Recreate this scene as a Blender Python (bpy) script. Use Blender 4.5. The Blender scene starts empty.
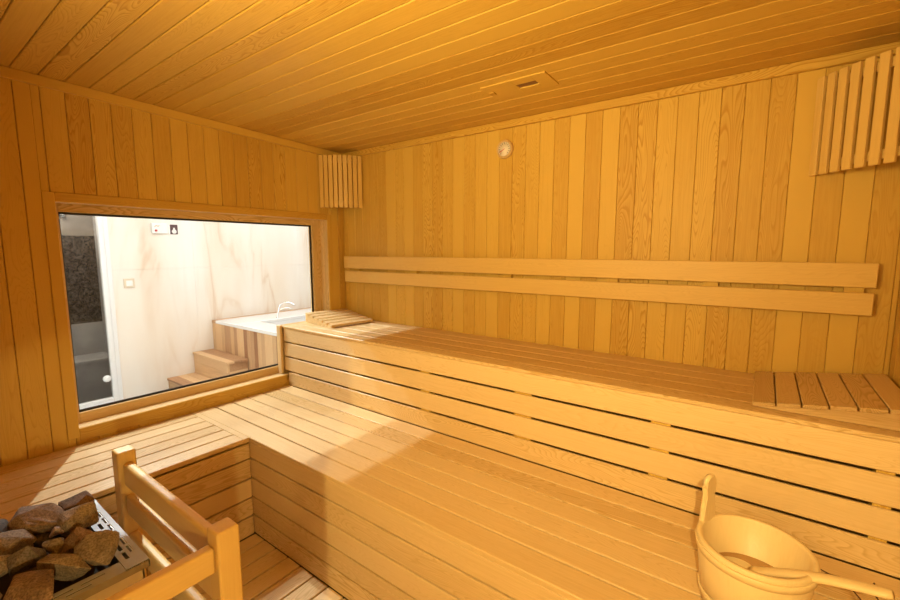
import bpy, bmesh, math, random
from mathutils import Vector, Matrix

S = bpy.context.scene
COL = S.collection

# ------------------------------------------------------------------ camera
cam_d = bpy.data.cameras.new('camera')
cam = bpy.data.objects.new('camera', cam_d)
COL.objects.link(cam)
cam.location = (2.6305, -2.2, 1.461)
cam_d.sensor_width = 36.0
cam_d.lens = 426.77 / 900 * 36.0
cam_d.clip_start = 0.02
yw, pt = math.radians(36.283), math.radians(6.711)
fwd = Vector((-math.sin(yw) * math.cos(pt), math.cos(yw) * math.cos(pt), -math.sin(pt)))
cam.rotation_euler = fwd.to_track_quat('-Z', 'Y').to_euler()
S.camera = cam

# ------------------------------------------------------------------ world, lights, exposure
S.view_settings.view_transform = 'Standard'
S.view_settings.look = 'None'
S.view_settings.gamma = 1.0
S.view_settings.exposure = 0.0
wd = bpy.data.worlds.new('world')
S.world = wd
wd.use_nodes = True
wd.node_tree.nodes['Background'].inputs[0].default_value = (1.0, 0.75, 0.5, 1)
wd.node_tree.nodes['Background'].inputs[1].default_value = 0.02


def point_light(name, loc, power, col, size=0.03):
    l = bpy.data.lights.new(name, 'POINT')
    l.energy = power
    l.color = col
    l.shadow_soft_size = size
    o = bpy.data.objects.new(name, l)
    o.location = loc
    COL.objects.link(o)
    return o


def spot_light(name, loc, target, power, col, angle, blend=0.3, size=0.03):
    l = bpy.data.lights.new(name, 'SPOT')
    l.energy = power
    l.color = col
    l.shadow_soft_size = size
    l.spot_size = math.radians(angle)
    l.spot_blend = blend
    o = bpy.data.objects.new(name, l)
    o.location = loc
    o.rotation_euler = (Vector(target) - Vector(loc)).to_track_quat('-Z', 'Y').to_euler()
    COL.objects.link(o)
    return o


def area_light(name, loc, target, sx, sy, power, col, spread=180):
    l = bpy.data.lights.new(name, 'AREA')
    l.shape = 'RECTANGLE'
    l.size = sx
    l.size_y = sy
    l.energy = power
    l.color = col
    l.spread = math.radians(spread)
    o = bpy.data.objects.new(name, l)
    o.location = loc
    o.rotation_euler = (Vector(target) - Vector(loc)).to_track_quat('-Z', 'Y').to_euler()
    COL.objects.link(o)
    return o


WARM = (1.0, 0.74, 0.30)
# corridor lamp shining in through the sauna doorway behind the camera
point_light('corridor_lamp', (2.81, -2.99, 2.02), 168, (1.0, 0.76, 0.31), 0.007)
# added warm fill, no fixture: soft light for back wall and ceiling
area_light('warm_room_fill', (1.9, -2.40, 1.66), (1.7, -0.2, 2.2), 0.6, 0.3, 23, WARM, 128)
spot_light('heater_fill_spot', (2.93, -2.35, 1.02), (1.36, -1.93, 0.58), 44, (1.0, 0.76, 0.32), 34, 0.25, 0.02)  # added spot without a known fixture, brightens heater side and rail faces
# ceiling lights of the bright bath room beyond the window
area_light('bath_ceiling_light', (-0.95, 0.9, 2.50), (-0.95, 0.9, 0), 1.2, 1.6, 25, (0.98, 0.95, 0.95))
area_light('bath_ceiling_light', (-0.62, -1.1, 2.50), (-0.62, -1.1, 0), 0.5, 1.8, 24, (0.98, 0.95, 0.95))
spot_light('bath_downlight', (-1.24, -1.00, 2.50), (0.2, -1.9, 0.5), 245, (0.84, 0.94, 1.0), 91, 0.12, 0.012)
spot_light('bath_downlight', (-1.03, -1.11, 2.50), (0.25, -1.85, 0.5), 245, (0.84, 0.94, 1.0), 91, 0.12, 0.012)
point_light('shower_lamp', (-2.45, -1.35, 2.2), 60, (1.0, 0.93, 0.85), 0.1)


# ------------------------------------------------------------------ materials
def new_mat(name):
    m = bpy.data.materials.new(name)
    m.use_nodes = True
    nt = m.node_tree
    return m, nt, nt.nodes['Principled BSDF']


def N(nt, kind, **kw):
    n = nt.nodes.new(kind)
    for k, v in kw.items():
        setattr(n, k, v)
    return n


def ramp(nt, stops):
    r = nt.nodes.new('ShaderNodeValToRGB')
    els = r.color_ramp.elements
    while len(els) < len(stops):
        els.new(0.5)
    for e, (p, c) in zip(els, stops):
        e.position = p
        e.color = (c[0], c[1], c[2], 1)
    return r


def math_node(nt, op, a, b=None, c=None):
    n = nt.nodes.new('ShaderNodeMath')
    n.operation = op
    for i, v in enumerate((a, b, c)):
        if v is None:
            continue
        if isinstance(v, (int, float)):
            n.inputs[i].default_value = v
        else:
            nt.links.new(v, n.inputs[i])
    return n.outputs[0]


def mixc(nt, fac, a, b, blend='MIX'):
    n = nt.nodes.new('ShaderNodeMix')
    n.data_type = 'RGBA'
    n.blend_type = blend
    for key, v in ((0, fac), (6, a), (7, b)):
        if isinstance(v, (int, float)):
            n.inputs[key].default_value = v
        elif isinstance(v, tuple):
            n.inputs[key].default_value = (v[0], v[1], v[2], 1)
        else:
            nt.links.new(v, n.inputs[key])
    return n.outputs[2]


def wood(name, axis, light=(0.66, 0.42, 0.085), dark=(0.50, 0.27, 0.038), rough=0.5, vary=0.75,
         figure=1.15, spec=0.25, power=3.5):
    """plank wood; axis = direction of the grain; every board has its own 'bid' number"""
    m, nt, b = new_mat(name)
    L = nt.links
    tc = N(nt, 'ShaderNodeTexCoord')
    at = N(nt, 'ShaderNodeAttribute', attribute_name='bid')
    oi = N(nt, 'ShaderNodeObjectInfo')
    seed = math_node(nt, 'ADD', at.outputs['Fac'], math_node(nt, 'MULTIPLY', oi.outputs['Random'], 0.37))
    wn = N(nt, 'ShaderNodeTexWhiteNoise', noise_dimensions='1D')
    L.new(seed, wn.inputs['W'])
    off = N(nt, 'ShaderNodeVectorMath', operation='MULTIPLY_ADD')
    L.new(wn.outputs['Color'], off.inputs[0])
    off.inputs[1].default_value = (17, 17, 17)
    L.new(tc.outputs['Object'], off.inputs[2])
    mp = N(nt, 'ShaderNodeMapping')
    sc = [1, 1, 1]
    sc['XYZ'.index(axis)] = 0.13
    mp.inputs['Scale'].default_value = sc
    L.new(off.outputs[0], mp.inputs[0])
    # growth rings / cathedral figure
    n1 = N(nt, 'ShaderNodeTexNoise')
    n1.inputs['Scale'].default_value = 11.0
    n1.inputs['Detail'].default_value = 1.5
    n1.inputs['Distortion'].default_value = 0.25
    L.new(mp.outputs[0], n1.inputs['Vector'])
    ringv = math_node(nt, 'FRACT', math_node(nt, 'MULTIPLY', n1.outputs['Fac'], 44.0))
    rr = ramp(nt, [(0.0, (0, 0, 0)), (0.55, (0.25, 0.25, 0.25)), (0.85, (1, 1, 1)), (1.0, (0, 0, 0))])
    L.new(ringv, rr.inputs[0])
    # fibre
    mp2 = N(nt, 'ShaderNodeMapping')
    sc2 = [1, 1, 1]
    sc2['XYZ'.index(axis)] = 0.03
    mp2.inputs['Scale'].default_value = sc2
    L.new(off.outputs[0], mp2.inputs[0])
    n2 = N(nt, 'ShaderNodeTexNoise')
    n2.inputs['Scale'].default_value = 160.0
    n2.inputs['Detail'].default_value = 3.0
    L.new(mp2.outputs[0], n2.inputs['Vector'])
    n3 = N(nt, 'ShaderNodeTexNoise')
    n3.inputs['Scale'].default_value = 3.0
    n3.inputs['Detail'].default_value = 2.0
    L.new(mp.outputs[0], n3.inputs['Vector'])
    sep = N(nt, 'ShaderNodeSeparateColor')
    L.new(wn.outputs['Color'], sep.inputs[0])
    # per-board strength of figure
    figs = math_node(nt, 'MULTIPLY', math_node(nt, 'POWER', sep.outputs[1], power), figure)
    figs = math_node(nt, 'ADD', figs, 0.10 * figure)
    f = math_node(nt, 'MULTIPLY', rr.outputs[0], figs)
    f = math_node(nt, 'ADD', f, math_node(nt, 'MULTIPLY', math_node(nt, 'SUBTRACT', n2.outputs['Fac'], 0.5), 0.85))
    f = math_node(nt, 'ADD', f, math_node(nt, 'MULTIPLY', math_node(nt, 'SUBTRACT', n3.outputs['Fac'], 0.4), 0.5))
    f = math_node(nt, 'ADD', f, math_node(nt, 'MULTIPLY', math_node(nt, 'SUBTRACT', sep.outputs[0], 0.4), vary))
    fc = N(nt, 'ShaderNodeClamp')
    L.new(f, fc.inputs[0])
    col = mixc(nt, fc.outputs[0], light, dark)
    L.new(col, b.inputs['Base Color'])
    b.inputs['Roughness'].default_value = rough
    b.inputs['Specular IOR Level'].default_value = spec
    bp_ = N(nt, 'ShaderNodeBump')
    bp_.inputs['Strength'].default_value = 0.12
    bp_.inputs['Distance'].default_value = 0.002
    L.new(math_node(nt, 'ADD', n2.outputs['Fac'], math_node(nt, 'MULTIPLY', rr.outputs[0], 0.4)), bp_.inputs['Height'])
    L.new(bp_.outputs[0], b.inputs['Normal'])
    return m


W = {a: wood('pale_wood_' + a, a) for a in 'XYZ'}
TOPL, TOPD = (0.72, 0.51, 0.25), (0.55, 0.35, 0.13)
WB = {a: wood('bench_wood_' + a, a, TOPL, TOPD, 0.42, 0.45, 1.5, 0.3, 1.8) for a in 'XYZ'}
WF = {a: wood('rail_wood_' + a, a, (0.72, 0.48, 0.15), (0.58, 0.35, 0.09), 0.45, 0.2, 0.3, 0.3) for a in 'XYZ'}
WT = {a: wood('tropical_wood_' + a, a, (0.72, 0.46, 0.24), (0.36, 0.17, 0.08), 0.5, 1.5, 0.3) for a in 'XYZ'}
WD = {a: wood('spruce_bucket_' + a, a, (0.78, 0.59, 0.30), (0.66, 0.45, 0.19), 0.4, 0.3, 0.3, 0.4) for a in 'XYZ'}


def plain(name, col, rough=0.5, metal=0.0, noise=0.0, scale=20, spec=0.5, emit=None):
    m, nt, b = new_mat(name)
    b.inputs['Roughness'].default_value = rough
    b.inputs['Metallic'].default_value = metal
    b.inputs['Specular IOR Level'].default_value = spec
    tc = N(nt, 'ShaderNodeTexCoord')
    n = N(nt, 'ShaderNodeTexNoise')
    n.inputs['Scale'].default_value = scale
    n.inputs['Detail'].default_value = 4
    nt.links.new(tc.outputs['Object'], n.inputs['Vector'])
    k = 1 - noise
    r = ramp(nt, [(0.3, tuple(c * k for c in col)), (0.7, col)])
    nt.links.new(n.outputs['Fac'], r.inputs[0])
    nt.links.new(r.outputs[0], b.inputs['Base Color'])
    return m


M_dark = plain('dark_void', (0.03, 0.015, 0.006), 0.9, noise=0.2)
M_steel = plain('brushed_steel', (0.62, 0.60, 0.57), 0.38, 0.9, 0.12, 60)
M_enamel = plain('light_metal', (0.40, 0.375, 0.34), 0.45, 0.1, 0.08, 40)
M_black = plain('black_rubber', (0.02, 0.015, 0.012), 0.6, noise=0.2)
M_white = plain('white_acrylic', (0.86, 0.86, 0.85), 0.15, noise=0.02)
M_whitef = plain('white_painted_metal', (0.82, 0.82, 0.81), 0.35, noise=0.03)
M_chrome = plain('chrome', (0.75, 0.75, 0.76), 0.12, 1.0)
M_leather = plain('leather_cord', (0.10, 0.04, 0.015), 0.7, noise=0.4, scale=200)
M_plaster = plain('white_plaster', (0.75, 0.72, 0.67), 0.8, noise=0.05, scale=5)
M_floor = plain('dark_floor', (0.16, 0.12, 0.09), 0.8, noise=0.3, scale=30)
M_beige = plain('beige_plastic', (0.72, 0.60, 0.44), 0.4, noise=0.02)
M_whitep = plain('white_plastic', (0.85, 0.83, 0.79), 0.4, noise=0.02)
M_red = plain('red_plastic', (0.55, 0.04, 0.03), 0.4, noise=0.02)
M_print = plain('dark_print', (0.09, 0.045, 0.045), 0.5, noise=0.02)
M_orange = plain('orange_print', (0.75, 0.30, 0.12), 0.5, noise=0.02)
M_water = plain('water', (0.55, 0.30, 0.10), 0.03, noise=0.02)


def marble():
    m, nt, b = new_mat('onyx_marble_tile')
    L = nt.links
    tc = N(nt, 'ShaderNodeTexCoord')
    mp = N(nt, 'ShaderNodeMapping')
    mp.inputs['Scale'].default_value = (1.6, 1.6, 0.32)
    mp.inputs['Location'].default_value = (0.7, 0.25, 0.1)
    L.new(tc.outputs['Object'], mp.inputs[0])
    n1 = N(nt, 'ShaderNodeTexNoise')
    n1.inputs['Scale'].default_value = 1.9
    n1.inputs['Detail'].default_value = 5
    n1.inputs['Distortion'].default_value = 0.9
    L.new(mp.outputs[0], n1.inputs['Vector'])
    v = math_node(nt, 'ABSOLUTE', math_node(nt, 'SUBTRACT', n1.outputs['Fac'], 0.53))
    vr = ramp(nt, [(0.0, (1, 1, 1)), (0.02, (0.35, 0.35, 0.35)), (0.08, (0, 0, 0))])
    L.new(v, vr.inputs[0])
    n2 = N(nt, 'ShaderNodeTexNoise')
    n2.inputs['Scale'].default_value = 1.6
    n2.inputs['Detail'].default_value = 3
    L.new(mp.outputs[0], n2.inputs['Vector'])
    cr = ramp(nt, [(0.35, (0.86, 0.82, 0.76)), (0.7, (0.80, 0.70, 0.58))])
    L.new(n2.outputs['Fac'], cr.inputs[0])
    msk = ramp(nt, [(0.48, (0, 0, 0)), (0.62, (1, 1, 1))])
    L.new(n2.outputs['Fac'], msk.inputs[0])
    c = mixc(nt, math_node(nt, 'MULTIPLY', math_node(nt, 'MULTIPLY', vr.outputs[0], 0.45), math_node(nt, 'ADD', msk.outputs[0], 0.15)),
             cr.outputs[0], (0.62, 0.40, 0.22))
    L.new(c, b.inputs['Base Color'])
    b.inputs['Roughness'].default_value = 0.16
    return m


M_marble = marble()


def granite(name, c1, c2, scale, rough=0.3):
    m, nt, b = new_mat(name)
    tc = N(nt, 'ShaderNodeTexCoord')
    n = N(nt, 'ShaderNodeTexNoise')
    n.inputs['Scale'].default_value = scale
    n.inputs['Detail'].default_value = 5
    nt.links.new(tc.outputs['Object'], n.inputs['Vector'])
    r = ramp(nt, [(0.42, c1), (0.62, c2)])
    nt.links.new(n.outputs['Fac'], r.inputs[0])
    nt.links.new(r.outputs[0], b.inputs['Base Color'])
    b.inputs['Roughness'].default_value = rough
    return m


M_granite = granite('black_granite', (0.012, 0.010, 0.009), (0.11, 0.09, 0.07), 55)
M_grey = granite('grey_tile', (0.28, 0.265, 0.255), (0.36, 0.345, 0.33), 6)
M_grey2 = granite('pale_grey_tile', (0.30, 0.29, 0.28), (0.40, 0.39, 0.38), 6)
M_brownp = granite('grey_brown_panel', (0.15, 0.13, 0.11), (0.2, 0.175, 0.15), 5)


def stone(name, c1, c2, c3):
    m, nt, b = new_mat(name)
    L = nt.links
    tc = N(nt, 'ShaderNodeTexCoord')
    oi = N(nt, 'ShaderNodeObjectInfo')
    ad = N(nt, 'ShaderNodeVectorMath', operation='ADD')
    L.new(tc.outputs['Object'], ad.inputs[0])
    L.new(oi.outputs['Random'], ad.inputs[1])
    n = N(nt, 'ShaderNodeTexNoise')
    n.inputs['Scale'].default_value = 14
    n.inputs['Detail'].default_value = 8
    n.inputs['Roughness'].default_value = 0.7
    L.new(ad.outputs[0], n.inputs['Vector'])
    r = ramp(nt, [(0.3, c1), (0.52, c2), (0.75, c3)])
    L.new(n.outputs['Fac'], r.inputs[0])
    n2 = N(nt, 'ShaderNodeTexNoise')
    n2.inputs['Scale'].default_value = 220
    n2.inputs['Detail'].default_value = 4
    L.new(ad.outputs[0], n2.inputs['Vector'])
    r2 = ramp(nt, [(0.35, (0.45, 0.45, 0.45)), (0.6, (1.15, 1.15, 1.15))])
    L.new(n2.outputs['Fac'], r2.inputs[0])
    L.new(mixc(nt, 0.8, r.outputs[0], r2.outputs[0], 'MULTIPLY'), b.inputs['Base Color'])
    b.inputs['Roughness'].default_value = 0.85
    bp_ = N(nt, 'ShaderNodeBump')
    bp_.inputs['Strength'].default_value = 0.6
    bp_.inputs['Distance'].default_value = 0.004
    n4 = N(nt, 'ShaderNodeTexNoise')
    n4.inputs['Scale'].default_value = 70
    n4.inputs['Detail'].default_value = 8
    L.new(ad.outputs[0], n4.inputs['Vector'])
    L.new(n4.outputs['Fac'], bp_.inputs['Height'])
    L.new(bp_.outputs[0], b.inputs['Normal'])
    return m


ST = {
    'tan': stone('tan_stone', (0.15, 0.105, 0.06), (0.27, 0.20, 0.125), (0.42, 0.33, 0.22)),
    'brown': stone('brown_stone', (0.13, 0.075, 0.035), (0.24, 0.15, 0.08), (0.38, 0.26, 0.15)),
    'grey': stone('grey_stone', (0.08, 0.065, 0.05), (0.16, 0.13, 0.105), (0.29, 0.24, 0.19)),
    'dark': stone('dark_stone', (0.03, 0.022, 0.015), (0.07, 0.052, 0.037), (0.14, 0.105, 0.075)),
    'pink': stone('pinkish_stone', (0.26, 0.18, 0.14), (0.42, 0.31, 0.25), (0.55, 0.42, 0.35)),
}


def glass(name, tint, rmin=0.04):
    m = bpy.data.materials.new(name)
    m.use_nodes = True
    nt = m.node_tree
    nt.nodes.clear()
    out = N(nt, 'ShaderNodeOutputMaterial')
    tr = N(nt, 'ShaderNodeBsdfTransparent')
    tr.inputs[0].default_value = (tint[0], tint[1], tint[2], 1)
    gl = N(nt, 'ShaderNodeBsdfGlossy')
    gl.inputs['Roughness'].default_value = 0.01
    fr = N(nt, 'ShaderNodeFresnel')
    fr.inputs[0].default_value = 1.3
    mx = N(nt, 'ShaderNodeMixShader')
    nt.links.new(math_node(nt, 'MULTIPLY', fr.outputs[0], 0.5), mx.inputs[0])
    nt.links.new(tr.outputs[0], mx.inputs[1])
    nt.links.new(gl.outputs[0], mx.inputs[2])
    nt.links.new(mx.outputs[0], out.inputs[0])
    return m


M_glass = glass('window_glass', (0.97, 0.98, 0.97))
M_dglass = glass('shower_glass', (0.80, 0.79, 0.77))


# ------------------------------------------------------------------ mesh builder
class MB:
    """collects shapes and links them as ONE mesh object"""

    def __init__(self):
        self.bm = bmesh.new()
        self.lay = self.bm.faces.layers.float.new('bid')
        self.k = 0

    def _mark(self, faces, bid=None, smooth=False):
        if bid is None:
            self.k += 1
            bid = self.k * 0.713 + 0.11
        for f in faces:
            f[self.lay] = bid
            f.smooth = smooth

    def box(self, x0, x1, y0, y1, z0, z1, bev=0.0, bid=None, mat=None, seg=1):
        bm = self.bm
        if x1 < x0: x0, x1 = x1, x0
        if y1 < y0: y0, y1 = y1, y0
        if z1 < z0: z0, z1 = z1, z0
        vs = [bm.verts.new((x, y, z)) for x in (x0, x1) for y in (y0, y1) for z in (z0, z1)]
        q = [(0, 1, 3, 2), (4, 6, 7, 5), (0, 4, 5, 1), (2, 3, 7, 6), (0, 2, 6, 4), (1, 5, 7, 3)]
        fs = [bm.faces.new([vs[i] for i in f]) for f in q]
        if mat is not None:
            for v in vs:
                v.co = mat @ v.co
        self._mark(fs, bid)
        if bev > 0:
            b = fs[0][self.lay]
            es = list({e for f in fs for e in f.edges})
            r = bmesh.ops.bevel(bm, geom=es, offset=bev, segments=seg, affect='EDGES', profile=0.6)
            for f in r['faces']:
                f[self.lay] = b
                if seg > 1:
                    f.smooth = True
        return self

    def prism(self, pts, y0, y1, axis='y', bid=None, bev=0.0):
        """extrude a 2-D outline along an axis. axis y: pts are (x,z); x: (y,z); z: (x,y)"""
        bm = self.bm

        def P(a, b, t):
            return {'y': (a, t, b), 'x': (t, a, b), 'z': (a, b, t)}[axis]
        A = [bm.verts.new(P(a, b, y0)) for a, b in pts]
        B = [bm.verts.new(P(a, b, y1)) for a, b in pts]
        fs = [bm.faces.new(A), bm.faces.new(B[::-1])]
        n = len(pts)
        for i in range(n):
            j = (i + 1) % n
            fs.append(bm.faces.new([A[i], B[i], B[j], A[j]]))
        self._mark(fs, bid)
        if bev > 0:
            b = fs[0][self.lay]
            es = list({e for f in fs for e in f.edges})
            r = bmesh.ops.bevel(bm, geom=es, offset=bev, segments=2, affect='EDGES')
            for f in r['faces']:
                f[self.lay] = b
                f.smooth = True
        return self

    def lathe(self, prof, n=48, bid=None, center=(0, 0, 0), axis='z', closed=False):
        bm = self.bm
        rings = []
        c = Vector(center)
        for r, h in prof:
            ring = []
            for i in range(n):
                a = 2 * math.pi * i / n
                if axis == 'z':
                    p = Vector((r * math.cos(a), r * math.sin(a), h))
                elif axis == 'y':
                    p = Vector((r * math.cos(a), h, r * math.sin(a)))
                else:
                    p = Vector((h, r * math.cos(a), r * math.sin(a)))
                ring.append(bm.verts.new(c + p))
            rings.append(ring)
        fs = []
        pairs = list(zip(rings[:-1], rings[1:]))
        if closed:
            pairs.append((rings[-1], rings[0]))
        for A, B in pairs:
            for i in range(n):
                j = (i + 1) % n
                fs.append(bm.faces.new([A[i], A[j], B[j], B[i]]))
        if not closed:
            fs.append(bm.faces.new(rings[0][::-1]))
            fs.append(bm.faces.new(rings[-1]))
        self._mark(fs, bid, True)
        return self

    def tube(self, pts, r, n=10, bid=None, smooth_pts=6):
        P = [Vector(p) for p in pts]
        if smooth_pts > 1 and len(P) > 2:
            Q = []
            for i in range(len(P) - 1):
                p0 = P[max(i - 1, 0)]; p1 = P[i]; p2 = P[i + 1]; p3 = P[min(i + 2, len(P) - 1)]
                for s in range(smooth_pts):
                    t = s / smooth_pts
                    Q.append(0.5 * ((2 * p1) + (p2 - p0) * t + (2 * p0 - 5 * p1 + 4 * p2 - p3) * t * t
                                    + (3 * p1 - p0 - 3 * p2 + p3) * t ** 3))
            Q.append(P[-1])
            P = Q
        bm = self.bm
        rings = []
        up = Vector((0, 0, 1))
        for i, p in enumerate(P):
            d = (P[min(i + 1, len(P) - 1)] - P[max(i - 1, 0)]).normalized()
            if abs(d.dot(up)) > 0.95:
                up = Vector((1, 0, 0))
            a = d.cross(up).normalized()
            b = a.cross(d)
            up = b
            rr = r(i / (len(P) - 1)) if callable(r) else r
            rings.append([bm.verts.new(p + rr * (a * math.cos(2 * math.pi * k / n) + b * math.sin(2 * math.pi * k / n)))
                          for k in range(n)])
        fs = []
        for A, B in zip(rings[:-1], rings[1:]):
            for i in range(n):
                j = (i + 1) % n
                fs.append(bm.faces.new([A[i], A[j], B[j], B[i]]))
        fs.append(bm.faces.new(rings[0][::-1]))
        fs.append(bm.faces.new(rings[-1]))
        self._mark(fs, bid, True)
        return self

    def build(self, name, mat, parent=None, loc=None):
        bmesh.ops.recalc_face_normals(self.bm, faces=self.bm.faces)
        me = bpy.data.meshes.new(name)
        self.bm.to_mesh(me)
        self.bm.free()
        me.materials.append(mat)
        o = bpy.data.objects.new(name, me)
        COL.objects.link(o)
        if parent is not None:
            o.parent = parent
            o.matrix_parent_inverse = Matrix.Identity(4)
            if loc is None:
                o.location = -Vector(parent.location)      # meshes are written in world coordinates
        if loc is not None:
            o.location = loc
        return o


def tag(o, label=None, cat=None, group=None, kind=None):
    if label: o['label'] = label
    if cat: o['category'] = cat
    if group: o['group'] = group
    if kind: o['kind'] = kind
    return o


def empty(name, loc, label=None, cat=None, group=None, kind=None):
    o = bpy.data.objects.new(name, None)
    o.empty_display_size = 0.1
    o.location = loc
    COL.objects.link(o)
    return tag(o, label, cat, group, kind)


def structure(o):
    o['kind'] = 'structure'
    return o


# ------------------------------------------------------------------ dimensions
RW, RY, RH = 3.03, -2.45, 2.24          # right wall x, entrance wall y, ceiling z
OX0, OY0, OY1, OH = -2.0, -3.3, 2.6, 2.6  # bath room beyond the window
DX0, DX1, DZ = 2.34, 2.95, 1.829           # doorway behind the camera

# ------------------------------------------------------------------ floors, ceilings, walls
structure(MB().box(-0.16, RW + 0.1, RY - 0.1, 0.1, -0.06, -0.035).build('floor', M_floor))

SL = 0.025                                # the ceiling falls slightly towards the back wall


def cz(y):
    return 2.177 - SL * y


mb = MB()
y = -1.77 + 0.088 * 21
while y > RY - 0.05:
    if y - 0.088 < 0:
        mb.box(0, RW, max(y - 0.088 + 0.0015, RY), min(y - 0.0015, 0), 0, 0.015, 0.003)
    y -= 0.088
mb.box(-0.02, RW + 0.02, RY - 0.02, 0.02, 0.013, 0.03)
ceil_o = structure(mb.build('ceiling', W['X'], None, (0, 0, 2.177)))
ceil_o.rotation_euler = (-math.atan(SL), 0, 0)

# back wall (y = 0)
mb = MB()
x = 0.296 - 0.0824 * 4
while x < RW:
    a, b_ = max(x + 0.0005, 0), min(x + 0.0824 - 0.0005, RW)
    if b_ - a > 0.01:
        mb.box(a, b_, 0, 0.015, 0, RH, 0.0018)
    x += 0.0824
mb.box(-0.02, RW + 0.02, 0.013, 0.1, 0, RH + 0.05)
structure(mb.build('wall_back', W['Z']))

# left wall (x = 0) with the window opening; boards cut round the casing
WY0, WY1, WZ0, WZ1 = -1.709, -0.112, 0.553, 1.722
mb = MB()
y = -1.679 - 0.0855 * 10
while y < 0:
    a, b_ = max(y + 0.001, RY), min(y + 0.0855 - 0.001, 0)
    if b_ - a > 0.008:
        bid = mb.k * 0.9 + 0.3
        mb.k += 1
        if b_ <= WY0 or a >= WY1:
            mb.box(-0.015, 0, a, b_, 0, RH, 0.0025, bid)
        else:
            if a < WY0 - 0.012:
                mb.box(-0.015, 0, a, WY0, 0, RH, 0.0025, bid)
                a = WY0
            e = None
            if b_ > WY1 + 0.012:
                e = b_
                b_ = WY1
            mb.box(-0.015, 0, a, b_, 0, WZ0, 0.0025, bid)
            mb.box(-0.015, 0, a, b_, WZ1, RH, 0.0025, bid)
            if e:
                mb.box(-0.015, 0, WY1, e, 0, RH, 0.0025, bid)
    y += 0.0855
for (ya, yb, za, zb) in ((RY, -1.6785, 0, RH), (-0.1415, 0.02, 0, RH), (-1.6785, -0.1415, 0, 0.584), (-1.6785, -0.1415, 1.6935, RH)):
    mb.box(-0.16, -0.013, ya, yb, za, zb)
structure(mb.build('wall_left', W['Z']))

# right wall
mb = MB()
y = RY
while y < 0:
    mb.box(RW, RW + 0.015, y + 0.001, min(y + 0.0838, 0), 0, RH, 0.0025)
    y += 0.0848
mb.box(RW + 0.013, RW + 0.1, RY - 0.1, 0.1, 0, RH + 0.05)
structure(mb.build('wall_right', W['Z']))

# entrance wall behind the camera, with the doorway
mb = MB()
x = 0.0
while x < DX0:
    mb.box(x + 0.001, min(x + 0.0814, DX0), RY - 0.015, RY, 0, RH, 0.0025)
    x += 0.0824
mb.box(DX0, DX1, RY - 0.015, RY, DZ, RH)
mb.box(DX1, RW, RY - 0.015, RY, 0, RH)
mb.box(0, DX0, RY - 0.1, RY - 0.013, 0, RH + 0.05)
mb.box(DX0, DX1, RY - 0.1, RY - 0.013, DZ, RH + 0.05)
mb.box(DX1, RW, RY - 0.1, RY - 0.013, 0, RH + 0.05)
structure(mb.build('wall_front', W['Z']))

# corridor outside the doorway
structure(MB().box(1.6, 3.6, -4.2, RY - 0.1, -0.06, -0.035).build('floor', M_grey2))
mb = MB()
mb.box(1.5, 3.7, -4.3, -4.2, 0, 2.6)
mb.box(1.5, 1.6, -4.2, RY - 0.1, 0, 2.6)
mb.box(3.6, 3.7, -4.2, RY - 0.1, 0, 2.6)
mb.box(1.6, 3.6, -4.2, RY - 0.1, 2.55, 2.6)
structure(mb.build('wall_corridor', M_plaster))

# ceiling mouldings
for nm, xa, xb in (('trim_1', 0.0, 0.02), ('trim_3', RW - 0.02, RW)):
    mb = MB()
    mb.prism([(RY, cz(RY) - 0.043), (-0.0205, cz(0) - 0.043), (-0.0205, cz(0) - 0.0003), (RY, cz(RY) - 0.0003)], xa, xb, 'x', 0.5, 0.002)
    structure(mb.build(nm, W['Y']))
mb = MB().box(0.0, RW, -0.02, 0.0, cz(0) - 0.040, cz(0) - 0.0003, 0.003)
structure(mb.build('trim_2', W['X']))

# ------------------------------------------------------------------ window
win = structure(empty('window_1', (-0.05, -0.9, WZ0)))
mb = MB()                                         # casing round the opening, flush with the boards
c0, c1, d0, d1 = -1.665, -0.155, 0.597, 1.680
mb.box(-0.006, 0.004, WY0, c0, WZ0, WZ1, 0.002)
mb.box(-0.006, 0.004, c1, WY1, d0 + 0.35, WZ1, 0.002)
mb.build('window_casing', W['Z'], win)
mb = MB()
mb.box(-0.006, 0.004, c0, c1, d1, WZ1, 0.002)
mb.box(-0.006, 0.004, c0, -0.54, WZ0 - 0.02, d0, 0.002)
mb.build('window_casing', W['Y'], win)
mb = MB()                                         # jamb boards in two strips
for (xa, xb) in ((-0.0445, -0.0065), (-0.086, -0.046)):
    mb.box(xa, xb, c0 - 0.012, c0, d0 - 0.012, d1 + 0.012, 0.001)
    mb.box(xa, xb, c1, c1 + 0.012, d0 - 0.012, d1 + 0.012, 0.001)
mb.build('jamb', WB['Z'], win)
mb = MB()
for (xa, xb) in ((-0.0445, -0.0065), (-0.086, -0.046)):
    mb.box(xa, xb, c0, c1, d0 - 0.012, d0, 0.001)
    mb.box(xa, xb, c0, c1, d1, d1 + 0.012, 0.001)
mb.build('window_sill', WB['Y'], win)
g0, g1, h0, h1 = -1.640, -0.225, 0.647, 1.641
mb = MB()
mb.box(-0.135, -0.0862, c0 - 0.012, g0, d0 - 0.012, d1 + 0.012, 0.0015)
mb.box(-0.135, -0.0862, g1, c1 + 0.012, d0 - 0.012, d1 + 0.012, 0.0015)
fr = mb.build('window_frame', WB['Z'], win)
mb = MB()
mb.box(-0.135, -0.0862, g0, g1, d0 - 0.012, h0, 0.0015)
mb.box(-0.135, -0.0862, g0, g1, h1, d1 + 0.012, 0.0015)
mb.build('window_frame', WB['Y'], win)
MB().box(-0.114, -0.108, g0 - 0.005, g1 + 0.005, h0 - 0.005, h1 + 0.005).build('glass_pane', M_glass, win)
mb = MB()
mb.box(-0.107, -0.102, g0, g1, h0 - 0.001, h0 + 0.012)
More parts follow.
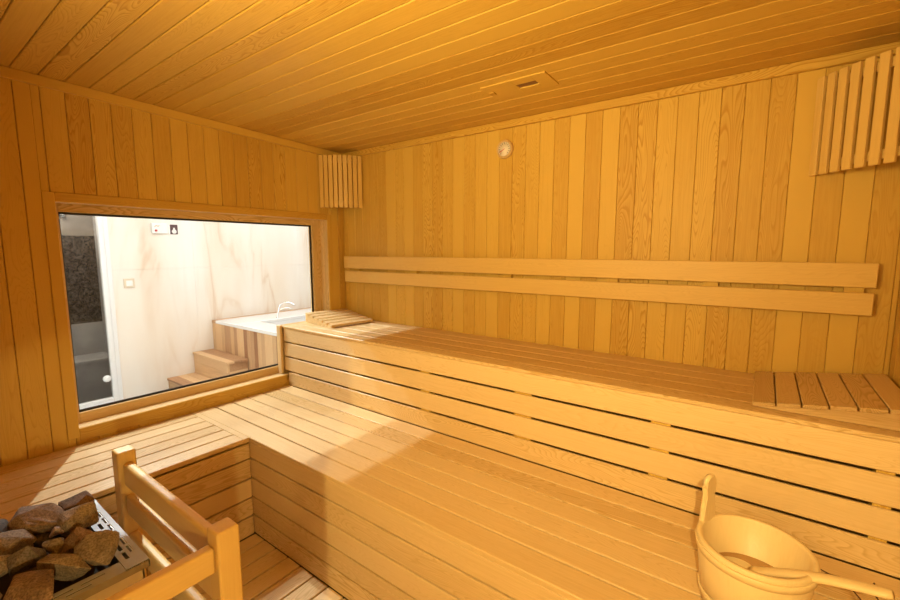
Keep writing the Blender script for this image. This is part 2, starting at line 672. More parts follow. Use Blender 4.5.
mb.box(-0.107, -0.102, g0, g1, h1 - 0.011, h1)
mb.box(-0.107, -0.102, g0, g0 + 0.006, h0, h1)
mb.box(-0.107, -0.102, g1 - 0.013, g1, h0, h1)
mb.build('glazing_seal', M_black, win)

# ------------------------------------------------------------------ duckboard floor
db = empty('duckboard', (1.8, -1.8, -0.035),
           'slatted wooden duckboard covering the sauna floor below the lower bench', 'duckboard')
mb = MB()
x = 0.684 - 0.1015
while x < RW - 0.02:
    mb.box(max(x + 0.004, 0.6), min(x + 0.1015 - 0.004, RW - 0.005), RY + 0.02, -1.1385, -0.022, 0.0, 0.002)
    x += 0.1015
mb.build('slat', WB['Y'], db)
mb = MB()
for y in (-2.3, -1.9, -1.5, -1.18):
    mb.box(0.61, RW - 0.01, y - 0.02, y + 0.02, -0.035, -0.0221)
mb.build('batten', W['X'], db)

# ------------------------------------------------------------------ benches
LT = 0.5205        # lower bench top
UT = 0.937         # upper bench top
LY, UY, LX = -1.1396, -0.5303, 0.5954


def bench_front_boards(mb, z_edges, lo, hi, plane, axis, out):
    for (za, zb) in z_edges:
        if axis == 'x':
            mb.box(lo, hi, plane, plane + out, za, zb, 0.0025)
        else:
            mb.box(plane, plane + out, lo, hi, za, zb, 0.0025)


# lower bench (runs along the back, in front of the upper one)
lb = empty('sauna_bench', (1.5, -0.84, 0.0),
           'long lower sauna bench with wide planks running the room in front of the upper bench', 'bench')
mb = MB()
pitch = (UY - LY) / 6.0
for i in range(6):
    a = LY + pitch * i
    mb.box(0.004 if i else 0.004, RW - 0.004, a + (0.0 if i == 0 else 0.0035), a + pitch - 0.0035 + (0.0025 if i == 5 else 0), LT - 0.022, LT, 0.0025)
seat_o = mb.build('seat', WB['X'], lb)
mb = MB()
zs = [(0.412, 0.4975), (0.306, 0.404), (0.203, 0.298), (0.105, 0.195), (0.001, 0.097)]
bench_front_boards(mb, zs, LX - 0.0195, RW - 0.004, LY + 0.002, 'x', 0.018)
mb.build('front_panel', WB['X'], lb)
for x in (0.62, 1.1, 1.7, 2.3, 2.9):
    MB().box(x, x + 0.05, LY + 0.0205, LY + 0.06, 0.0, LT - 0.0225).build('stud', W['Z'], lb)
for y in (LY + 0.065, LY + 0.28, LY + 0.56):
    MB().box(0.01, RW - 0.01, y, y + 0.04, LT - 0.062, LT - 0.0225).build('bearer', W['X'], lb)

# side bench under the window
sb = empty('sauna_bench', (0.3, -1.8, 0.0),
           'short low sauna bench under the window with planks running towards the heater', 'bench')
mb = MB()
for i in range(6):
    a = i * LX / 6
    mb.box(a + 0.0035 + (0.002 if i == 0 else 0), a + LX / 6 - (0.0035 if i < 5 else 0.0), RY + 0.005, LY - 0.0305, LT - 0.022, LT, 0.0025, 0.4 + i)
mb.box(0.005, LX, LY - 0.0302, LY - 0.0005, LT - 0.022, LT, 0.0012, 77.0)
mb.build('seat', WB['Y'], sb)
mb = MB()
bench_front_boards(mb, [(0.412, 0.488), (0.306, 0.404), (0.203, 0.298), (0.105, 0.195), (0.001, 0.097)],
                   RY + 0.01, LY - 0.001, LX - 0.019, 'y', 0.018)
mb.build('front_panel', WB['Y'], sb)
for y in (-2.35, -1.95, -1.62, -1.18):
    MB().box(LX - 0.062, LX - 0.0225, y, y + 0.035, 0.0, LT - 0.0225).build('stud', W['Z'], sb)
for y in (-2.2, -1.75, -1.3):
    MB().box(0.03, LX - 0.065, y, y + 0.04, LT - 0.062, LT - 0.0225).build('bearer', W['X'], sb)

# upper bench
ub = empty('sauna_bench', (1.5, -0.27, LT),
           'high upper sauna bench against the back wall with three dark gaps in its front', 'bench')
mb = MB()
for i, (a, b_) in enumerate([(-0.5345, -0.440), (-0.438, -0.332), (-0.330, -0.224), (-0.222, -0.116), (-0.114, -0.006)]):
    mb.box(-0.055 if b_ < -0.2 else 0.006, RW - 0.004, a, b_, UT - 0.016, UT, 0.003)
mb.build('seat', WB['X'], ub)
mb = MB()
zs = [(0.830, UT - 0.0165), (0.7265, 0.819), (0.6235, 0.7155), (LT + 0.001, 0.6125)]
for i, (za, zb) in enumerate(zs):
    mb.box(-0.034 if za > 0.6 else 0.003, RW - 0.004, UY + (0.0 if i == 0 else 0.002), UY + 0.014, za, zb, 0.0025)
mb.build('front_panel', WB['X'], ub)
mb = MB()
mb.box(-0.078, -0.0355, -0.555, -0.5355, 0.598, UT + 0.002, 0.002)
mb.box(-0.078, -0.058, -0.5352, -0.158, 0.598, UT + 0.002, 0.002)
mb.build('end_panel', WB['Z'], ub)
for xa, xb in ((0.04, 0.10), (0.62, 0.68), (1.20, 1.26), (1.757, 1.841), (2.329, 2.395), (2.935, 2.975)):
    MB().box(xa, xb, UY + 0.0145, UY + 0.06, LT + 0.001, UT - 0.0165).build('stud', W['Z'], ub)
    MB().box(xa + 0.01, xb - 0.01, UY + 0.0605, -0.01, UT - 0.06, UT - 0.0165).build('bearer', W['Y'], ub)

# ------------------------------------------------------------------ backrest
br = empty('backrest_rail', (1.5, -0.02, 1.26),
           'two long horizontal backrest boards fixed along the back wall above the upper bench', 'backrest')
MB().box(0.041, 2.965, -0.045, -0.025, 1.322, 1.413, 0.003).build('backrest_board', WF['X'], br)
MB().box(0.048, 2.962, -0.045, -0.025, 1.219, 1.303, 0.003).build('backrest_board', WF['X'], br)
for x in (0.13, 0.70, 1.412, 2.0, 2.42, 2.88):
    MB().box(x, x + 0.055, -0.0245, -0.0005, 1.225, 1.405).build('spacer', W['Z'], br)


# ------------------------------------------------------------------ headrests (slatted wedges)
def headrest(x0, x1, y0, y1, zl, zr, nslat, gap, label):
    z = UT + 0.0015
    o = empty('headrest', ((x0 + x1) / 2, (y0 + y1) / 2, z), label, 'headrest', 'slatted headrests on the upper bench')
    L_ = x1 - x0
    t = 0.014

    def H(x):
        return z + zl + (zr - zl) * (x - x0) / L_
    for yy in (y0, y1 - 0.02):
        m_ = MB()
        m_.prism([(x0 + 0.004, z), (x1 - 0.004, z), (x1 - 0.004, max(H(x1 - 0.004) - t, z + 0.004)), (x0 + 0.004, max(H(x0 + 0.004) - t, z + 0.004))],
                 yy, yy + 0.02, 'y')
        m_.build('side_rail', WB['X'], o)
    for i in range(nslat):
        a = x0 + L_ * i / nslat + gap / 2
        b2 = x0 + L_ * (i + 1) / nslat - gap / 2
        m_ = MB()
        m_.prism([(a, H(a) - t + 0.0004), (b2, H(b2) - t + 0.0004), (b2, H(b2)), (a, H(a))], y0 - 0.004, y1 + 0.002, 'y', 0.2 + i * 1.7, 0.0015)
        m_.build('slat', WB['Y'], o)
    return o


hr = headrest(-0.020, 0.360, -0.372, -0.040, 0.070, 0.020, 6, 0.016,
         'slatted wooden wedge headrest by the window at the left end of the upper bench')
hr.rotation_euler = (0, 0, math.radians(-8))
headrest(2.628, 3.020, -0.475, -0.03, 0.014, 0.070, 6, 0.004,
         'slatted wooden wedge headrest against the right wall on the upper bench')


# ------------------------------------------------------------------ corner lamp shades
def corner_shade(cx, cy, sx, label, zb, zt, R_a, R_b, n, bulge, fill):
    """vertical slats on a bulging curve across a corner; sx = +1 left corner, -1 right corner"""
    o = empty('corner_lamp_shade', (cx, cy, zb), label, 'lamp shade', 'slatted corner lamp shades under the ceiling')
    # curve from point on side wall (cx, cy-R_b) to the back wall (cx+sx*R_a, cy)
    A = Vector((cx + sx * 0.006, cy - R_b))
    B = Vector((cx + sx * R_a, cy - 0.008))
    mid = (A + B) / 2
    nrm = Vector((sx, -1)).normalized()
    C = mid + nrm * bulge
    def q(t):
        return A * (1 - t) ** 2 + C * 2 * t * (1 - t) + B * t * t
    for i in range(n):
        t = (i + 0.5) / n
        p_ = q(t)
        d = (q(t + 0.01) - q(t - 0.01)).normalized()
        ang = math.atan2(d.y, d.x)
        wdt = (q((i + 1) / n) - q(i / n)).length
        M_ = Matrix.Translation((p_.x, p_.y, (zb + zt) / 2)) @ Matrix.Rotation(ang, 4, 'Z')
        m_ = MB()
        hh = (zt - zb) / 2
        m_.box(-wdt * fill, wdt * fill, -0.007, 0.007, -hh, hh, 0.002, 0.1 + i, M_)
        m_.build('slat', WF['Z'], o)
    for z in (zb + 0.035, zt - 0.035):
        m_ = MB()
        inn = Vector((-sx, 1)).normalized() * 0.016
        K = 10
        for i in range(K):
            a = q(i / K) + inn
            b2 = q((i + 1) / K) + inn
            d = (b2 - a)
            M_ = Matrix.Translation(((a.x + b2.x) / 2, (a.y + b2.y) / 2, z)) @ Matrix.Rotation(math.atan2(d.y, d.x), 4, 'Z')
            if i in (0, K - 1):
                continue
            m_.box(-d.length / 2, d.length / 2, -0.006, 0.006, -0.015, 0.015, 0, 0.5, M_)
        m_.build('batten', WF['X'], o)
    return o


corner_shade(0, 0, 1, 'slatted wooden corner lamp shade in the far left corner beside the window', 1.764, 2.132, 0.228, 0.215, 9, 0.065, 0.41)
corner_shade(RW, 0, -1, 'slatted wooden corner lamp shade in the right corner above the backrest', 1.742, 2.100, 0.285, 0.262, 9, 0.035, 0.35)

# ------------------------------------------------------------------ thermometer
th = empty('thermometer', (1.406, -0.0, 2.024), 'small round thermometer dial with a pale face high on the back wall', 'thermometer')
cy_ = -0.0
MB().lathe([(0.050, -0.0005), (0.052, -0.010), (0.048, -0.020), (0.041, -0.021), (0.041, -0.012), (0.02, -0.012)], 40, None, (1.406, 0, 2.024), 'y').build('rim', WB['Z'], th)
dial_o = MB().lathe([(0.0405, -0.0125), (0.0405, -0.0155)], 40, None, (1.406, 0, 2.024), 'y').build('dial', plain('dial_face', (0.80, 0.72, 0.62), 0.3, noise=0.03), th)
mb = MB()
for i in range(13):
    a = math.radians(225 - i * 22.5)
    M_ = Matrix.Translation((1.406 + 0.031 * math.cos(a), -0.0165, 2.024 + 0.031 * math.sin(a))) @ Matrix.Rotation(-a, 4, 'Y')
    mb.box(-0.005, 0.005, -0.0008, 0.0008, -0.0008, 0.0008, 0, 1, M_)
mb.build('scale_mark', M_print, dial_o, (0, 0, 0))
M_ = Matrix.Translation((1.406 - 0.008, -0.018, 2.024 - 0.004)) @ Matrix.Rotation(math.radians(-28), 4, 'Y')
MB().box(-0.022, 0.012, -0.0008, 0.0008, -0.0014, 0.0014, 0, 1, M_).build('needle', M_red, dial_o, (0, 0, 0))

# ------------------------------------------------------------------ ceiling vent
cv = empty('ceiling_vent', (1.66, -0.36, RH), 'wooden sliding vent panel with a narrow slot set in the ceiling', 'vent')
VX0, VX1, VY0, VY1 = 1.540, 1.852, -0.485, -0.334
mb = MB()
z0, z1 = -0.006, -0.0003
mb.box(VX0, 1.690, VY0, VY1, z0, z1, 0.001, 3)
mb.box(1.784, VX1, VY0, VY1, z0, z1, 0.001, 3)
mb.box(1.690, 1.784, VY0, -0.430, z0, z1, 0.001, 3)
mb.box(1.690, 1.784, -0.385, VY1, z0, z1, 0.001, 3)
vents = [mb.build('vent_panel', W['X'], cv, (0, 0, 0))]
vents.append(MB().box(1.690, 1.784, -0.430, -0.385, z1 - 0.0012, z1).build('slot', plain('slot_wood', (0.25, 0.12, 0.04), 0.8, noise=0.2), cv, (0, 0, 0)))
vents.append(MB().box(1.548, 1.575, -0.425, -0.395, z0 - 0.006, z0, 0.002).build('slider_knob', W['X'], cv, (0, 0, 0)))
cv.location = (0, 0, 2.177)
cv.rotation_euler = (-math.atan(SL), 0, 0)

# ------------------------------------------------------------------ heater guard rail
gr = empty('guard_rail', (1.466, -1.683, 0.0), 'wooden guard rail with square posts round the sauna heater', 'railing')
PA, PB = 0.692, 1.466
for px_ in (PA, PB):
    MB().box(px_ - 0.032, px_ + 0.032, -1.683 - 0.031, -1.683 + 0.031, 0.001, 0.70, 0.008, seg=3).build('post', WF['Z'], gr)
for (zc, hh) in ((0.613, 0.045), (0.49, 0.04), (0.335, 0.04)):
    MB().box(PA + 0.0325, PB - 0.0325, -1.683 - 0.016, -1.683 + 0.016, zc - hh, zc + hh, 0.011, seg=3).build('rail', WF['X'], gr)
for zc in (0.620, 0.40, 0.20):
    MB().box(PB - 0.018, PB + 0.016, RY + 0.02, -1.7145, zc - 0.037, zc + 0.037, 0.008, seg=3).build('rail', WF['Y'], gr)

# ------------------------------------------------------------------ heater
HX0, HX1, HY0, HY1, HZ = 0.872, 1.345, -2.30, -1.822, 0.63
ht = empty('sauna_heater', ((HX0 + HX1) / 2, (HY0 + HY1) / 2, 0), 'metal electric sauna heater with a slotted rim, filled with stones inside the guard rail', 'heater')
mb = MB()
mb.box(HX0 + 0.012, HX0 + 0.016, HY0 + 0.01, HY1 - 0.012, 0.12, HZ - 0.002)
mb.box(HX1 - 0.010, HX1 - 0.006, HY0 + 0.01, HY1 - 0.012, 0.12, HZ - 0.02, 0.001)
mb.box(HX0 + 0.012, HX1 - 0.006, HY0 + 0.01, HY0 + 0.014, 0.12, HZ - 0.002)
mb.box(HX0 + 0.012, HX1 - 0.006, HY1 - 0.016, HY1 - 0.012, 0.12, HZ - 0.002)
mb.box(HX0 + 0.012, HX1 - 0.006, HY0 + 0.01, HY1 - 0.012, 0.12, 0.124)
mb.build('casing', plain('polished_casing', (0.78, 0.74, 0.68), 0.35, 0.2, 0.05, 30), ht)
MB().box(HX0 + 0.04, HX1 - 0.04, HY0 + 0.04, HY1 - 0.05, 0.50, 0.575).build('stone_tray', M_dark, ht)
for (xx, yy) in ((HX0 + 0.05, HY0 + 0.05), (HX1 - 0.05, HY0 + 0.05), (HX0 + 0.05, HY1 - 0.05), (HX1 - 0.05, HY1 - 0.05)):
    MB().box(xx - 0.015, xx + 0.015, yy - 0.015, yy + 0.015, 0.0005, 0.12).build('foot', M_steel, ht)


def slotted(x0, x1, y0, y1, z, along, rows, slot, gap, w=0.007):
    """flat rim strip with real slots cut as gaps between bars"""
    m_ = MB()
    lo, hi = (x0, x1) if along == 'x' else (y0, y1)
    a0, a1 = (y0, y1) if along == 'x' else (x0, x1)
    t = 0.0025

    def bx(l0, l1, c0_, c1_):
        if along == 'x':
            m_.box(l0, l1, c0_, c1_, z - t, z)
        else:
            m_.box(c0_, c1_, l0, l1, z - t, z)
    width = a1 - a0
    pos = [a0 + width * (i + 1) / (rows + 1) for i in range(rows)]
    edges = [a0]
    for p_ in pos:
        edges += [p_ - w / 2, p_ + w / 2]
    edges.append(a1)
    for i in range(0, len(edges), 2):
        bx(lo, hi, edges[i], edges[i + 1])
    for i, p_ in enumerate(pos):
        s = lo + 0.02 + (0.5 * (slot + gap) if i % 2 else 0)
        bx(lo, s, p_ - w / 2, p_ + w / 2)
        while s < hi - 0.02 - slot:
            e = s + slot
            nx = e + gap
            bx(e, min(nx, hi) if nx < hi - 0.02 - slot else hi, p_ - w / 2, p_ + w / 2)
            s = nx
    return m_


m_ = slotted(HX0, HX1 - 0.005, HY1 - 0.052, HY1, HZ, 'x', 2, 0.040, 0.012, 0.0085)
m_.box(HX0, HX1, HY1 - 0.0025, HY1, HZ - 0.02, HZ - 0.0027)
m_.build('slotted_rim', M_enamel, ht)
m_ = slotted(HX1 - 0.052, HX1, HY0, HY1 - 0.053, HZ, 'y', 2, 0.05, 0.014, 0.006)
m_.box(HX1 - 0.0025, HX1, HY0, HY1, HZ - 0.02, HZ - 0.0027)
m_.build('slotted_rim', M_enamel, ht)
m_ = MB()
m_.box(HX0, HX0 + 0.03, HY0, HY1 - 0.053, HZ - 0.0025, HZ)
m_.box(HX0 + 0.03, HX1 - 0.053, HY0, HY0 + 0.03, HZ - 0.0025, HZ)
m_.build('rim', M_enamel, ht)

# ------------------------------------------------------------------ heater stones
GROUP = 'stones heaped on the sauna heater'


def rock(cx, cy, cz, rx, ry, rz, rot, seed, mat, label):
    r = random.Random(seed)
    bm = bmesh.new()
    for i in range(16):
        v = Vector((r.gauss(0, 1), r.gauss(0, 1), r.gauss(0, 1))).normalized()
        s = r.uniform(0.86, 1.06)
        bm.verts.new((v.x * rx * s, v.y * ry * s, v.z * rz * s))
    bmesh.ops.convex_hull(bm, input=bm.verts)
    for v in [v for v in bm.verts if not v.link_faces]:
        bm.verts.remove(v)
    bmesh.ops.bevel(bm, geom=list(bm.edges), offset=min(rx, ry, rz) * 0.10, segments=2, affect='EDGES', profile=0.55, clamp_overlap=True)
    bmesh.ops.triangulate(bm, faces=[f for f in bm.faces if len(f.verts) > 4])
    bmesh.ops.subdivide_edges(bm, edges=list(bm.edges), cuts=1, use_grid_fill=True)
    bmesh.ops.recalc_face_normals(bm, faces=bm.faces)
    from mathutils import noise
    off = Vector((seed * 1.7, seed * 0.3, 0))
    bm.normal_update()
    for v in bm.verts:
        v.co += v.normal * (noise.noise(v.co * 28 + off) * 0.0035 + noise.noise(v.co * 75 + off) * 0.0012)
    for f in bm.faces:
        f.smooth = False
    me = bpy.data.meshes.new('heater_stone')
    bm.to_mesh(me)
    bm.free()
    me.materials.append(ST[mat])
    o = bpy.data.objects.new('heater_stone', me)
    o.location = (cx, cy, cz)
    o.rotation_euler = rot
    COL.objects.link(o)
    return tag(o, label, 'stone', GROUP)


rock(0.960, -1.972, 0.664, 0.092, 0.066, 0.056, (0.1, 0.1, 0.63), 11, 'brown', 'large reddish brown stone at the back left of the heater pile')
rock(0.940, -2.066, 0.672, 0.058, 0.045, 0.045, (0, 0.2, 0.1), 12, 'dark', 'dark brown stone cut by the left photo edge beside the large reddish brown stone')
rock(0.935, -1.878, 0.658, 0.062, 0.044, 0.045, (0.1, 0.0, 0.63), 13, 'brown', 'dull stone at the far back of the heater pile next to the bench')
rock(1.055, -1.902, 0.672, 0.062, 0.050, 0.052, (0.1, -0.2, 0.7), 14, 'tan', 'squarish tan stone touching the left end of the slotted rim')
rock(1.250, -1.905, 0.672, 0.064, 0.048, 0.048, (-0.15, 0.25, 0.3), 15, 'tan', 'large pale angular stone leaning over the slotted rim at the right')
rock(1.160, -1.925, 0.655, 0.078, 0.040, 0.045, (0, -0.3, 0.3), 16, 'brown', 'long brown stone tucked behind the large pale angular stone')
rock(1.243, -1.976, 0.654, 0.068, 0.042, 0.040, (0.2, 0.1, 0.63), 17, 'tan', 'long tan stone lying along the front rim of the heater')
rock(1.135, -2.028, 0.668, 0.050, 0.042, 0.042, (0.2, 0.3, 0.1), 18, 'grey', 'grey stone with a dark face in the middle of the pile')
rock(1.020, -2.040, 0.655, 0.062, 0.050, 0.045, (0, 0.1, 0.8), 19, 'tan', 'olive tan stone left of the grey stone with a dark face')
rock(1.120, -1.965, 0.652, 0.034, 0.030, 0.032, (0.5, 0, 0.2), 20, 'tan', 'small tan stone between the grey stone and the long brown stone')
rock(1.060, -1.955, 0.662, 0.022, 0.018, 0.018, (0, 0.6, 0.3), 21, 'pink', 'tiny pinkish stone in the hollow of the pile')
rock(1.285, -2.048, 0.660, 0.104, 0.060, 0.040, (0.1, -0.1, 0.60), 22, 'brown', 'big flat stone at the bottom left of the photo, lit on one side')
rock(1.110, -2.085, 0.662, 0.055, 0.036, 0.038, (0.2, 0.1, 0.9), 23, 'tan', 'half hidden stone at the left edge above the big flat stone')
rock(1.020, -1.975, 0.635, 0.045, 0.042, 0.035, (0.2, 0.1, 0.9), 24, 'dark', 'dark stone in the shadowed gap under the tiny pinkish stone')
rock(1.190, -2.000, 0.628, 0.050, 0.040, 0.035, (0.4, 0.1, 0.2), 25, 'dark', 'blackish stone sunk between the grey stone and the front tan stone')
rock(0.985, -1.885, 0.625, 0.045, 0.040, 0.035, (0.4, 0.3, 0.2), 26, 'dark', 'dark stone sunk behind the squarish tan stone')
rock(1.250, -2.130, 0.655, 0.070, 0.050, 0.045, (0.4, 0.3, 0.2), 27, 'brown', 'brown stone at the lower left corner of the photo behind the big flat stone')

# ------------------------------------------------------------------ bucket and ladle
BX, BY, BZ = 2.660, -0.902, LT + 0.0008
H_ = 0.18
bk = empty('sauna_bucket', (BX, BY, BZ), 'round pale wooden water bucket with one upright stave handle on the lower bench', 'bucket')
R0, R1 = 0.112, 0.130
mb = MB()
prof = [(0.060, BZ), (R0, BZ), (R0 + (R1 - R0) * 0.5, BZ + H_ * 0.5), (R1, BZ + H_ - 0.004), (R1 - 0.002, BZ + H_),
        (R1 - 0.012, BZ + H_), (R1 - 0.014, BZ + H_ - 0.004), (R0 - 0.014, BZ + 0.02), (0.060, BZ + 0.02)]
mb.lathe([(r_, h_) for r_, h_ in prof], 96, 0.3, (BX, BY, 0))
body = mb.build('body', WD['Z'], bk)
mb = MB()
for zz, th_ in ((BZ + H_ - 0.034, 0.022), (BZ + 0.02, 0.022)):
    t_ = (zz - BZ) / H_
    t2 = (zz + th_ - BZ) / H_
    ra, rb = R0 + (R1 - R0) * t_, R0 + (R1 - R0) * t2
    mb = MB()
    mb.lathe([(ra + 0.0003, zz), (ra + 0.004, zz + 0.002), (rb + 0.004, zz + th_ - 0.002), (rb + 0.0003, zz + th_)], 96, 0.9, (BX, BY, 0), closed=True)
    mb.build('hoop', WD['X'], body, (0, 0, 0))
MB().lathe([(0.02, BZ + 0.075), (0.1055, BZ + 0.075), (0.1055, BZ + 0.077), (0.02, BZ + 0.077)], 64, 0.5, (BX, BY, 0)).build('water', M_water, bk)
# stave handle: an outline with a waist and round head, standing on the rim at the left
ha = math.radians(154)
outl = []
for i in range(17):
    a = math.radians(-35 + 250 * i / 16)
    outl.append((0.0225 * math.cos(a), 0.108 + 0.0225 * math.sin(a)))
outl += [(-0.0165, 0.070), (-0.016, 0.05), (-0.020, 0.030), (-0.028, 0.010), (-0.032, -0.02), (0.032, -0.02), (0.028, 0.010), (0.020, 0.030), (0.016, 0.05), (0.0165, 0.070)]
mb = MB()
mb.prism(outl, -0.0075, 0.0075, 'y', 0.4, 0.003)
sh = mb.build('stave_handle', WD['Z'], bk, loc=(0, 0, 0))
sh.location = (0.1235 * math.cos(ha), 0.1235 * math.sin(ha), H_)
sh.rotation_euler = (0, math.radians(0), ha + math.pi / 2)

# ladle
la, lz = Vector((2.622, -0.912, 0.607)), Vector((2.898, -0.985, 0.738))
ld = empty('sauna_ladle', tuple(la), 'wooden ladle resting in the water bucket with its handle over the rim', 'ladle')
mb = MB()
d = (lz - la)
ang = math.atan2(d.y, d.x)
mb.lathe([(0.012, -0.026), (0.030, -0.024), (0.043, -0.008), (0.047, 0.016), (0.044, 0.018), (0.039, -0.006), (0.026, -0.018), (0.010, -0.020)], 40, 0.4, (0, 0, 0))
bw = mb.build('ladle_bowl', WD['X'], ld, loc=(0, 0, 0))
bw.rotation_euler = (0, math.radians(-10), ang)
s_ = la + d * 0.13 + Vector((0, 0, 0.012))
mb = MB()
L2 = (lz - s_).length
sec = []
K = 24
bm = mb.bm
rings = []
for i in range(K + 1):
    t = i / K
    w_ = 0.0135 + 0.0045 * t + (0.006 * (1 - t / 0.15) if t < 0.15 else 0)
    if t > 0.95:
        w_ *= 1 - (t - 0.95) * 8
    h_ = 0.0085 + 0.002 * math.sin(t * 3.1)
    zc = 0.010 * math.sin(t * math.pi)
    ring = []
    for kk in range(12):
        a = 2 * math.pi * kk / 12
        ring.append(bm.verts.new((L2 * t, w_ * math.cos(a), zc + h_ * math.sin(a))))
    rings.append(ring)
fs = []
for A_, B_ in zip(rings[:-1], rings[1:]):
    for i in range(12):
        j = (i + 1) % 12
        fs.append(bm.faces.new([A_[i], A_[j], B_[j], B_[i]]))
fs.append(bm.faces.new(rings[0][::-1]))
fs.append(bm.faces.new(rings[-1]))
mb._mark(fs, 0.7, True)
hd = mb.build('ladle_handle', WD['X'], ld, loc=(0, 0, 0))
hd.location = s_ - la
dd = lz - s_
hd.rotation_euler = (0, -math.atan2(dd.z, math.hypot(dd.x, dd.y)), math.atan2(dd.y, dd.x))
e_ = s_ + (lz - s_) * 0.86 + Vector((0, 0, 0.006))
mb = MB()
z_ = LT + 0.004
mb.tube([e_, e_ + Vector((0.006, 0.012, -0.002)), (2.885, -0.900, 0.70), (2.905, -0.800, 0.62), (2.925, -0.700, 0.550), (2.915, -0.640, 0.530), (2.875, -0.625, z_), (2.845, -0.628, z_), (2.815, -0.612, z_)], 0.0016, 8)
mb.tube([e_, e_ + Vector((0.010, -0.014, -0.008)), (2.900, -0.965, 0.66), (2.905, -0.88, 0.59), (2.910, -0.78, 0.54), (2.90, -0.70, z_ + 0.003), (2.875, -0.650, z_ + 0.003), (2.845, -0.634, z_ + 0.003), (2.825, -0.645, z_)], 0.0016, 8)
mb.build('leather_loop', M_leather, ld)

# ------------------------------------------------------------------ bath room beyond the window
structure(MB().box(OX0 - 1.4, -0.16, OY0, OY1, -0.05, 0.0).build('floor', M_grey2))
structure(MB().box(OX0 - 1.4, -0.16, OY0, OY1, OH, OH + 0.05).build('ceiling', M_plaster))
DY0, DY1, DH = -2.0, -0.93, 2.15            # shower door opening
mb = MB()
rows = [(0, 1.281), (1.283, OH)]
cols = [DY1, -0.25, 0.95, OY1]
for (za, zb) in rows:
    for ya, yb in zip(cols[:-1], cols[1:]):
        mb.box(OX0 - 0.012, OX0, ya + 0.0002, yb - 0.0002, za, zb, 0.0004)
    mb.box(OX0 - 0.012, OX0, OY0, DY0, za, zb)
mb.box(OX0 - 0.1, OX0 - 0.011, DY1, OY1, 0, OH)
mb.box(OX0 - 0.1, OX0 - 0.011, OY0, DY0, 0, OH)
mb.box(OX0 - 0.1, OX0, DY0, DY1, DH, OH)
structure(mb.build('wall_marble', M_marble))
mb = MB()
mb.box(OX0 - 0.1, -0.16, OY1, OY1 + 0.1, 0, OH)
mb.box(OX0 - 0.1, -0.16, OY0 - 0.1, OY0, 0, OH)
structure(mb.build('wall_bath', M_plaster))
mb = MB()
mb.box(-0.16, -0.155, 0.02, OY1, 0, OH)
mb.box(-0.175, -0.162, OY0, c0 - 0.02, 0, OH)
mb.box(-0.175, -0.162, c1 + 0.02, OY1, 0, OH)
mb.box(-0.175, -0.162, c0 - 0.02, c1 + 0.02, 0, d0 - 0.02)
mb.box(-0.175, -0.162, c0 - 0.02, c1 + 0.02, d1 + 0.02, OH)
structure(mb.build('wall_partition', M_plaster))

# shower room behind the glass door
mb = MB()
mb.box(-2.95, -2.9, -2.1, -0.80, 0.72, 1.60)
structure(mb.build('wall_shower_back', M_granite))
structure(MB().box(-2.95, -2.9, -2.1, -0.80, 1.60, OH).build('wall_shower_top', M_brownp))
structure(MB().box(-2.95, -2.9, -2.1, -0.80, 0.0, 0.72).build('wall_shower_base', M_grey))
mb = MB()
mb.box(-2.95, OX0 - 0.1, -0.80, -0.75, 0, OH)
mb.box(-2.95, OX0 - 0.1, -2.15, -2.1, 0, OH)
structure(mb.build('wall_shower_side', M_grey))
sh = empty('shower_bench', (-2.72, -1.4, 0), 'grey tiled ledge inside the dark shower behind the glass door', 'ledge')
MB().box(-2.8985, -2.55, -2.09, -0.81, 0.001, 0.37).build('ledge_base', M_grey, sh)
MB().box(-2.8985, -2.54, -2.09, -0.81, 0.3705, 0.40, 0.002).build('ledge_top', M_grey2, sh)

dr = structure(empty('door_1', (OX0, -1.4, 0)))
mb = MB()
mb.box(OX0 - 0.05, OX0 + 0.006, DY1 - 0.035, DY1, 0.0, DH, 0.003)
mb.box(OX0 - 0.03, OX0 + 0.02, DY1 - 0.075, DY1 - 0.037, 0.055, DH - 0.05, 0.004)
mb.box(OX0 - 0.05, OX0 + 0.006, DY0, DY0 + 0.035, 0.0, DH, 0.003)
mb.box(OX0 - 0.05, OX0 + 0.006, DY0 + 0.035, DY1 - 0.035, DH - 0.05, DH, 0.003)
mb.box(OX0 - 0.05, OX0 + 0.006, DY0 + 0.035, DY1 - 0.035, 0.0, 0.052, 0.003)
mb.box(OX0 - 0.03, OX0 + 0.02, DY0 + 0.035, DY1 - 0.0755, 0.055, 0.15, 0.004)
mb.build('door_frame', M_whitef, dr)
MB().box(OX0 - 0.010, OX0 - 0.004, DY0 + 0.035, DY1 - 0.0755, 0.152, DH - 0.05).build('door_glass', M_dglass, dr)
MB().lathe([(0.010, 0.0), (0.012, 0.03), (0.028, 0.034), (0.030, 0.05), (0.024, 0.058), (0.008, 0.06)], 24, None, (OX0 - 0.004, -1.045, 0.335), 'x').build('door_handle', M_whitef, dr)
sr = empty('shower_rose', (-2.9, -1.10, 1.80), 'small round chrome fitting high on the dark shower wall', 'shower fitting')
MB().lathe([(0.03, 0.0005), (0.03, 0.008), (0.018, 0.012), (0.016, 0.05), (0.004, 0.052)], 24, None, (-2.8995, -1.04, 1.80), 'x').build('rose', M_chrome, sr)

